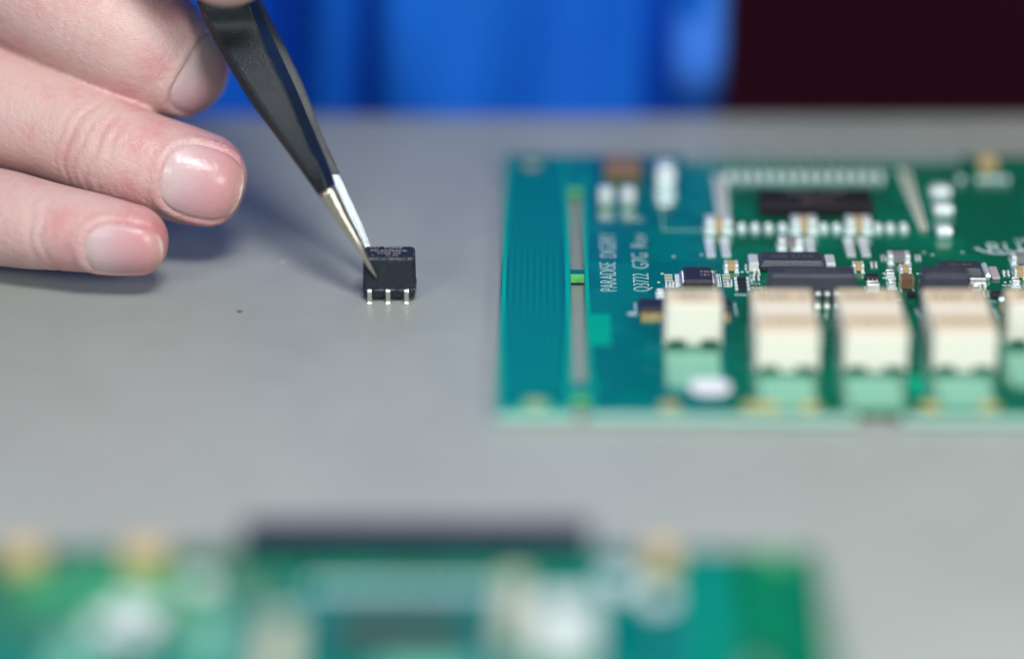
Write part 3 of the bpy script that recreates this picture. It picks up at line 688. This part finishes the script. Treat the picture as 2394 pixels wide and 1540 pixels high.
# ------------------------------------------------------------------ person: hand, jacket
person = empty('person', (-17, YFAR+12, 0))
tag(person, 'person in a blue jacket seated behind the bench, hand holding the tweezers', 'person')
PO = Vector(person.location)
class Finger:
    def __init__(s, pts, dors, nail=None, cap=0.75, joints=(), rr=(1.0, 1.0)):
        # pts: (px, py, Z, radius) -> world
        raw = [list(Q(p[0], p[1], p[2]))+[p[3]] for p in pts]
        c = catmull(raw, 30)
        seg = np.linalg.norm(np.diff(c[:, :3], axis=0), axis=1); s.S = np.concatenate([[0], np.cumsum(seg)])
        s.c = c; s.L = s.S[-1]; s.dors = np.array(dors, float); s.nail = nail; s.joints = joints; s.cap = cap; s.rr = rr
    def at(s, q):
        return np.array([np.interp(q, s.S, s.c[:, k]) for k in range(4)])
    def frame(s, q):
        a = s.at(max(0, q-0.12))[:3]; b_ = s.at(min(s.L, q+0.12))[:3]
        if q+0.12 > s.L: a = s.at(s.L-0.3)[:3]; b_ = s.at(s.L)[:3]
        T = b_-a; T /= np.linalg.norm(T)
        D = s.dors-T*np.dot(s.dors, T); D /= np.linalg.norm(D)
        return T, D, np.cross(T, D)
    def rad(s, q, phi):
        r = s.at(min(q, s.L))[3]
        e = s.cap*r/0.6 if False else s.cap
        t = max(0.0, (q-(s.L-e))/e)
        dorsal = 0.5+0.5*math.cos(phi)
        p = 2.0+0.9*dorsal**2
        f = max(0.0, 1-min(1, t)**p)**(1/p)
        return r*f*(1.0+0.05*(1-dorsal)*math.exp(-((q-(s.L-0.9))/0.5)**2))
    def pos(s, q, phi, lift=0.0):
        q0 = min(q, s.L)
        c = s.at(q0)[:3]; T, D, Sd = s.frame(q0)
        r = s.rad(q, phi)+lift
        return c+r*(math.cos(phi)*s.rr[0]*D+math.sin(phi)*s.rr[1]*Sd)
    def naild(s, q, phi):                   # signed distance (cm) from the nail outline, negative inside
        ln, wphi, s1, off = s.nail
        r = s.at(min(q, s.L))[3]
        x = (phi-off)/wphi
        qc = s.L-s1-ln*0.5
        y = (q-qc)/(ln*0.5)
        if y < 0: n_ = (abs(x)**2.6+abs(y)**2.6)**(1/2.6)
        else: n_ = max(abs(x), 0) if y < 1 else math.hypot(abs(x), y)
        return (n_-1)*r*wphi*0.7
    def mesh(s, bm, nphi=96, step=0.03):
        qs = list(np.arange(0, s.L-s.cap, step))+[s.L-s.cap*(1-math.sin(a)) for a in np.linspace(0, math.pi/2, 46)]
        rings = []
        for q in qs:
            c = s.at(q)[:3]; T, D, Sd = s.frame(q); ring = []
            for i in range(nphi):
                phi = (i/nphi)*2*math.pi; ph = phi if phi <= math.pi else phi-2*math.pi
                r = s.rad(q, ph); dr = 0
                if s.nail:
                    dd = s.naild(q, ph); back = q < s.L-s.nail[2]-0.1
                    if abs(ph) < 2.2:
                        if dd < 0: dr -= 0.035*min(1, -dd/0.03)
                        elif q < s.L-0.18: dr += 0.030*math.exp(-((dd-0.045)/0.05)**2)
                for sj, dep, wd in s.joints:
                    wob = 0.03*math.sin(ph*3+sj*5)+0.02*math.sin(ph*7+sj)
                    m_ = max(0, math.cos(ph*0.8))**1.0
                    dr -= dep*m_*math.exp(-((q-(s.L-sj)-wob)/wd)**2)
                r += dr*(1 if r > 0.1 else 0)
                ring.append(bm.verts.new(c+r*(math.cos(ph)*s.rr[0]*D+math.sin(ph)*s.rr[1]*Sd)))
            rings.append(ring)
        for a, b_ in zip(rings, rings[1:]):
            for i in range(nphi): bm.faces.new((a[i], a[(i+1) % nphi], b_[(i+1) % nphi], b_[i]))
        bm.faces.new(rings[0][::-1]); bm.faces.new(rings[-1])
    def nailmesh(s, parent):
        ln, wphi, s1, off = s.nail
        NU, NV = 36, 44; me = bpy.data.meshes.new('nail'); vs, fs, att = [], [], []
        for j in range(NV+1):
            v = j/NV; y = 2*v-1
            for i in range(NU+1):
                u = 2*i/NU-1
                wmax = (1-abs(y)**2.4)**(1/2.4) if y < 0 else 1-0.16*y**2
                ends = ln*(0.55+0.45*math.sqrt(max(0, 1-0.88*abs(u)**2.4))) if y > 0 else ln
                q = s.L-s1-ln*0.5+y*0.5*ends
                phi = off+u*wphi*wmax
                edge = min(1, (1-abs(u))*7, max(0.0, v)*9+0.0)
                lift = -0.016+0.020*min(1, edge)
                over = q-(s.L-s.cap*0.30)
                if over > 0:                # free edge runs on straight instead of following the pad
                    q0 = s.L-s.cap*0.30
                    p0 = s.pos(q0, phi, lift); p1 = s.pos(q0-0.06, phi, lift)
                    dirn = (p0-p1)/np.linalg.norm(p0-p1)
                    p = p0+dirn*over*0.85
                else: p = s.pos(q, phi, lift)
                vs.append(tuple(Vector(p)-PO)); att.append((v, u))
        for j in range(NV):
            for i in range(NU):
                a = j*(NU+1)+i; fs.append((a, a+1, a+NU+2, a+NU+1))
        me.from_pydata(vs, [], fs); me.update()
        at = me.color_attributes.new('nail', 'FLOAT_COLOR', 'POINT')
        for k, (v, u) in enumerate(att): at.data[k].color = (v, abs(u), 0, 1)
        o = link('fingernail', me, M_nail, parent, smooth=True)
        md = o.modifiers.new('t', 'SOLIDIFY'); md.thickness = 0.03; md.offset = -1
        return o
def nail_mat():
    m = bpy.data.materials.new('fingernail'); m.use_nodes = True
    nt = m.node_tree; n = nt.nodes; L = nt.links; p = n['Principled BSDF']
    a = n.new('ShaderNodeVertexColor'); a.layer_name = 'nail'
    sp = n.new('ShaderNodeSeparateColor'); L.new(a.outputs['Color'], sp.inputs[0])
    tc = n.new('ShaderNodeTexCoord'); nz = n.new('ShaderNodeTexNoise'); nz.inputs['Scale'].default_value = 3.5; nz.inputs['Detail'].default_value = 4
    L.new(tc.outputs['Object'], nz.inputs['Vector'])
    ad = n.new('ShaderNodeMath'); ad.operation = 'MULTIPLY_ADD'; ad.inputs[1].default_value = 0.22; L.new(nz.outputs['Fac'], ad.inputs[0])
    sb = n.new('ShaderNodeMath'); sb.operation = 'SUBTRACT'; sb.inputs[1].default_value = 0.11; L.new(sp.outputs[0], sb.inputs[0]); L.new(sb.outputs[0], ad.inputs[2])
    r = n.new('ShaderNodeValToRGB'); cr = r.color_ramp
    cr.elements[0].position = 0.0; cr.elements[0].color = (0.64, 0.47, 0.46, 1)
    cr.elements[1].position = 1.0; cr.elements[1].color = (0.72, 0.60, 0.52, 1)
    for pos, c in ((0.20, (0.66, 0.47, 0.49)), (0.42, (0.62, 0.36, 0.385)), (0.70, (0.60, 0.29, 0.30)), (0.93, (0.60, 0.32, 0.29)), (0.985, (0.74, 0.62, 0.56))):
        e = cr.elements.new(pos); e.color = (*c, 1)
    L.new(ad.outputs[0], r.inputs['Fac']); L.new(r.outputs['Color'], p.inputs['Base Color'])
    p.inputs['Roughness'].default_value = 0.30; p.inputs['Subsurface Weight'].default_value = 0.25; p.inputs['Subsurface Scale'].default_value = 0.1
    nb = n.new('ShaderNodeTexNoise'); nb.inputs['Scale'].default_value = 9
    bp = n.new('ShaderNodeBump'); bp.inputs['Strength'].default_value = 0.35; bp.inputs['Distance'].default_value = 0.02
    L.new(tc.outputs['Object'], nb.inputs['Vector']); L.new(nb.outputs['Fac'], bp.inputs['Height']); L.new(bp.outputs['Normal'], p.inputs['Normal'])
    return m
M_nail = nail_mat()
def skin_mat():
    m = bpy.data.materials.new('skin'); m.use_nodes = True
    nt = m.node_tree; n = nt.nodes; L = nt.links; p = n['Principled BSDF']
    tc = n.new('ShaderNodeTexCoord')
    a = n.new('ShaderNodeVertexColor'); a.layer_name = 'flush'; sp = n.new('ShaderNodeSeparateColor'); L.new(a.outputs['Color'], sp.inputs[0])
    nz = n.new('ShaderNodeTexNoise'); nz.inputs['Scale'].default_value = 2.6; nz.inputs['Detail'].default_value = 8; nz.inputs['Roughness'].default_value = 0.62
    L.new(tc.outputs['Object'], nz.inputs['Vector'])
    ad = n.new('ShaderNodeMath'); ad.operation = 'MULTIPLY_ADD'; ad.inputs[1].default_value = 0.70; L.new(nz.outputs['Fac'], ad.inputs[0]); L.new(sp.outputs[0], ad.inputs[2])
    r = n.new('ShaderNodeValToRGB'); cr = r.color_ramp
    cr.elements[0].position = 0.12; cr.elements[0].color = (0.65, 0.46, 0.415, 1)
    cr.elements[1].position = 1.1; cr.elements[1].color = (0.56, 0.17, 0.17, 1)
    e = cr.elements.new(0.36); e.color = (0.66, 0.43, 0.41, 1)
    e = cr.elements.new(0.62); e.color = (0.62, 0.29, 0.30, 1)
    L.new(ad.outputs[0], r.inputs['Fac'])
    # pale dry skin at the nail folds
    nd = n.new('ShaderNodeTexNoise'); nd.inputs['Scale'].default_value = 22; nd.inputs['Detail'].default_value = 6
    L.new(tc.outputs['Object'], nd.inputs['Vector'])
    rd = n.new('ShaderNodeValToRGB'); rd.color_ramp.elements[0].position = 0.55; rd.color_ramp.elements[1].position = 0.66
    L.new(nd.outputs['Fac'], rd.inputs['Fac'])
    ml = n.new('ShaderNodeMath'); ml.operation = 'MULTIPLY'; L.new(rd.outputs['Color'], ml.inputs[0]); L.new(sp.outputs[1], ml.inputs[1])
    mx = n.new('ShaderNodeMix'); mx.data_type = 'RGBA'; mx.inputs['B'].default_value = (0.80, 0.68, 0.60, 1)
    L.new(ml.outputs[0], mx.inputs['Factor']); L.new(r.outputs['Color'], mx.inputs['A']); L.new(mx.outputs['Result'], p.inputs['Base Color'])
    p.inputs['Roughness'].default_value = 0.38; p.inputs['Specular IOR Level'].default_value = 0.5
    p.inputs['Subsurface Weight'].default_value = 0.12; p.inputs['Subsurface Radius'].default_value = (1.0, 0.35, 0.2); p.inputs['Subsurface Scale'].default_value = 0.14
    v = n.new('ShaderNodeTexVoronoi'); v.inputs['Scale'].default_value = 24; v.feature = 'DISTANCE_TO_EDGE'
    n3 = n.new('ShaderNodeTexNoise'); n3.inputs['Scale'].default_value = 12; n3.inputs['Detail'].default_value = 6
    mpv = n.new('ShaderNodeMapping'); mpv.inputs['Scale'].default_value = (0.7, 1.0, 1.3)
    L.new(tc.outputs['Object'], mpv.inputs['Vector']); L.new(mpv.outputs['Vector'], v.inputs['Vector']); L.new(tc.outputs['Object'], n3.inputs['Vector'])
    am = n.new('ShaderNodeMath'); am.operation = 'MULTIPLY_ADD'; am.inputs[1].default_value = 0.5; L.new(v.outputs['Distance'], am.inputs[0]); L.new(n3.outputs['Fac'], am.inputs[2])
    bp = n.new('ShaderNodeBump'); bp.inputs['Strength'].default_value = 0.50; bp.inputs['Distance'].default_value = 0.03
    L.new(am.outputs[0], bp.inputs['Height']); L.new(bp.outputs['Normal'], p.inputs['Normal'])
    return m
M_skin = skin_mat()
toCam = np.array(-FWD); upv = np.array(UP); rtv = np.array(RT)
# finger lists run from knuckle to fingertip
F1 = Finger([(-560, -640, 44.0, 1.05), (-420, -420, 42.5, 1.0), (-170, -190, 40.9, 0.98), (60, -55, 40.15, 0.96), (240, 45, 39.95, 0.93), (340, 105, 40.0, 0.88), (420, 160, 40.35, 0.77), (460, 190, 40.75, 0.66)],
            toCam*0.95+upv*0.05+rtv*0.25, (0.80, 0.90, 0.04, 0.05), 0.62, ((1.65, 0.022, 0.05), (1.85, 0.016, 0.04), (2.0, 0.016, 0.04)))
F2 = Finger([(-640, -480, 45.0, 1.0), (-560, -230, 43.6, 0.98), (-330, 90, 41.6, 0.94), (-60, 218, 40.6, 0.90), (150, 300, 40.1, 0.80), (300, 368, 39.70, 0.72), (440, 411, 39.60, 0.66), (572, 447, 39.70, 0.61)],
            toCam*0.93-upv*0.25+rtv*0.12, (1.06, 0.92, 0.0, -0.10), 0.55, ((1.72, 0.016, 0.035), (1.88, 0.022, 0.04), (2.04, 0.014, 0.035), (2.2, 0.022, 0.035), (2.36, 0.012, 0.03)))
F3 = Finger([(-700, -290, 45.6, 0.95), (-620, -30, 44.2, 0.9), (-420, 330, 41.5, 0.82), (-150, 474, 40.0, 0.74), (30, 514, 39.35, 0.66), (180, 540, 38.95, 0.56), (300, 558, 38.8, 0.48), (394, 566, 38.8, 0.42)],
            toCam*0.80-upv*0.80, (0.98, 0.95, 0.0, -0.25), 0.42, ((1.5, 0.018, 0.04), (1.68, 0.018, 0.04)))
F4 = Finger([(-400, -900, 43.0, 1.05), (-150, -900, 41.2, 1.0), (150, -640, 39.6, 0.98), (360, -330, 38.4, 0.92), (470, -200, 38.1, 0.85), (545, -128, 38.0, 0.82), (640, -118, 38.0, 0.80)],
            upv*0.8+rtv*0.5, (0.95, 0.9, 0.02, 0.0), 0.6, ())
F5 = Finger([(-480, -760, 43.6, 1.0), (-250, -620, 42.2, 0.98), (40, -420, 41.6, 0.93), (250, -240, 41.3, 0.88), (380, -130, 41.3, 0.82), (430, -80, 41.4, 0.7)],
            toCam*0.6+upv*0.6, None, 0.6, ())
def build_hand():
    bm = bmesh.new()
    for f in (F1, F2, F3, F4, F5): f.mesh(bm)
    # metacarpals, palm, wrist and forearm as overlapping tubes, fused below
    wrist = (-1500, -560, 50.0)
    for f, dx, dy in ((F1, 0, -60), (F2, -30, 10), (F3, -60, 110), (F5, 20, -140)):
        a = f.c[0]; 
        w = np.array(Q(wrist[0]+dx, wrist[1]+dy*1.2, wrist[2]))
        pts = [list(a[:3]+(w-a[:3])*t)+[r_] for t, r_ in ((-0.02, 1.1), (0.3, 1.35), (0.6, 1.5), (1.0, 1.7))]
        c = catmull(pts, 10)
        tube(bm, c)
    th = F4.c[0]; w = np.array(Q(*wrist))
    tube(bm, catmull([list(th[:3])+[1.05], list(th[:3]*0.6+w*0.4)+[1.8], list(w)+[1.9]], 10))
    el = np.array((-47.0, 19.0, 5.5))
    tube(bm, catmull([list(w)+[2.3], list(w*0.6+el*0.4)+[2.9], list(el)+[3.6]], 10))
    me = mesh_from(bm)
    o = bpy.data.objects.new('hand', me); COL.objects.link(o)
    rm = o.modifiers.new('r', 'REMESH'); rm.mode = 'VOXEL'; rm.voxel_size = 0.030
    sm = o.modifiers.new('s', 'SMOOTH'); sm.factor = 0.5; sm.iterations = 2
    bpy.context.view_layer.update()
    me2 = bpy.data.meshes.new_from_object(o.evaluated_get(bpy.context.evaluated_depsgraph_get()))
    o.modifiers.clear(); bpy.data.objects.remove(o)
    nv = len(me2.vertices); co = np.empty(nv*3); me2.vertices.foreach_get('co', co); co = co.reshape(-1, 3)
    flush = np.zeros(nv); dry = np.zeros(nv)
    def spot(arr, p, r, a):
        d = np.linalg.norm(co-np.array(p), axis=1); arr += a*np.exp(-(d/r)**2)
    for f, k in ((F1, 0.9), (F2, 1.0), (F3, 1.0)):
        ln = f.nail[0]
        for ph in (-1.0, -0.4, 0.4, 1.0): spot(flush, f.pos(f.L-ln-0.30, ph), 0.28, 0.20*k)
        for ph in (-1.25, 1.25): spot(flush, f.pos(f.L-ln*0.5, ph), 0.35, 0.30*k); spot(flush, f.pos(f.L-0.1, ph), 0.3, 0.3*k)
        spot(flush, f.pos(f.L-0.02, 1.9), 0.5, 0.4)
        spot(flush, f.pos(f.L-2.1, 0.2), 0.3, 0.12)
        for ph in (-1.12, 1.12): spot(dry, f.pos(f.L-ln*0.45, ph), 0.16, 0.9); spot(dry, f.pos(f.L-ln-0.08, ph*0.5), 0.14, 0.6)
    at = me2.color_attributes.new('flush', 'FLOAT_COLOR', 'POINT')
    cols = np.zeros((nv, 4)); cols[:, 0] = np.clip(flush*0.8, 0, 0.5); cols[:, 1] = np.clip(dry, 0, 0.85); cols[:, 3] = 1
    at.data.foreach_set('color', cols.ravel())
    co2 = co-np.array(PO); me2.vertices.foreach_set('co', co2.ravel()); me2.update()
    h = link('hand', me2, M_skin, person, smooth=True)
    for f in (F1, F2, F3, F4): f.nailmesh(h)
    print('hand verts', nv)
def tube(bm, c, seg=28):
    rings = []
    for i in range(len(c)):
        a = c[max(0, i-1)][:3]; b_ = c[min(len(c)-1, i+1)][:3]; T = b_-a; T /= np.linalg.norm(T)
        u = np.cross(T, (0, 0, 1.0)); u /= np.linalg.norm(u); v = np.cross(T, u)
        rings.append([bm.verts.new(c[i][:3]+c[i][3]*(math.cos(t)*u+math.sin(t)*v)) for t in [2*math.pi*k/seg for k in range(seg)]])
    for a, b_ in zip(rings, rings[1:]):
        for i in range(seg): bm.faces.new((a[i], a[(i+1) % seg], b_[(i+1) % seg], b_[i]))
    bm.faces.new(rings[0][::-1]); bm.faces.new(rings[-1])
build_hand()
# jacket: torso with vertical folds, plus both sleeves
M_jacket = mat('blue_jacket_cloth', (0.006, 0.140, 0.68), 0.75, 0, 0.12, 0.5, 0.3, 12, spec=0.2)
def make_jacket():
    YJ = YFAR+0.9
    xe = Q(1690, 200, (Vector((0, YJ, 2))-CAM).dot(FWD)).x-0.33
    s_ = (Vector((0, YJ, 1))-CAM).dot(FWD)/K          # cm per view pixel at the jacket
    def X(px): return (px-CX)*s_
    xs = list(np.concatenate([np.linspace(-42, X(300), 40), np.linspace(X(300), xe, 200)[1:]]))
    bm = bmesh.new(); rows = []
    zs = list(np.linspace(-14, 46, 61))
    for z in zs:
        row = []
        for x in xs:
            y = YJ
            y += 1.0*math.exp(-((x-X(822+z*6))/0.36)**2)          # deep fold
            y += 1.6*math.exp(-((x-X(560+z*10))/1.0)**2)
            y += 0.75*math.exp(-((x-X(1532-z*3))/0.16)**2)
            y += 0.5*math.sin(x*0.9+z*0.22)+0.25*math.sin(x*2.2-z*0.5)
            if x > X(1545): y += -0.25*math.cos((x-X(1630))/(xe-X(1545))*2.4)
            y += 1.0/(1+math.exp((x-X(790+z*6))/0.25))
            y += 0.004*(x+17)**2 if x < -17 else 0.0
            y += 0.02*z
            row.append(bm.verts.new(Vector((x, y, z))-PO))
        # round the right hand edge back
        for k, (dx, dy) in enumerate(((0.25, 0.25), (0.36, 0.8), (0.30, 1.8), (0.0, 5.0), (-2.0, 14.0))):
            row.append(bm.verts.new(Vector((xe+dx, YJ+dy+0.02*z, z))-PO))
        rows.append(row)
    for a, b_ in zip(rows, rows[1:]):
        for i in range(len(a)-1): bm.faces.new((a[i], a[i+1], b_[i+1], b_[i]))
    link('jacket', mesh_from(bm), M_jacket, person, smooth=True)
    # loose edge of the open jacket hanging over the bench edge
    bm = bmesh.new(); rows = []
    for z in np.linspace(0.06, 44, 60):
        row = []
        for k in range(17):
            a = math.pi*(k/16); xc = X(1628+z*5)
            row.append(bm.verts.new(Vector((xc-math.cos(a)*0.46, YJ-0.25-math.sin(a)*0.42+0.02*z+(0.5 if z > 1 else 0.2), z))-PO))
        rows.append(row)
    for a, b_ in zip(rows, rows[1:]):
        for i in range(len(a)-1): bm.faces.new((a[i], a[i+1], b_[i+1], b_[i]))
    o = link('jacket_edge', mesh_from(bm), mat('light_blue_cloth', (0.045, 0.20, 0.76), 0.7, 0, 0.1, 0.5, 0.3, 12, spec=0.2), person, smooth=True)
    o['label'] = 'lighter blue rolled edge of the jacket'
    md = o.modifiers.new('t', 'SOLIDIFY'); md.thickness = 0.12
    bm = bmesh.new()
    w = Vector(Q(-1500, -560, 50)); el = Vector((-47, 19, 5.5)); sh = Vector((-44, YFAR+8, 34))
    c = catmull([list(w*0.8+el*0.2)+[3.6], list(w*0.5+el*0.5)+[4.4], list(el)+[5.4], list((el+sh)/2+Vector((-3, 0, 0)))+[6.2], list(sh)+[7.0]], 12)
    cc = [np.array(list(np.array(p[:3]))+[p[3]*(1+0.05*math.sin(i*1.3))]) for i, p in enumerate(c)]
    tube(bm, cc, 32)
    for v in bm.verts: v.co -= PO
    link('sleeve', mesh_from(bm), M_jacket, person, smooth=True)
make_jacket()
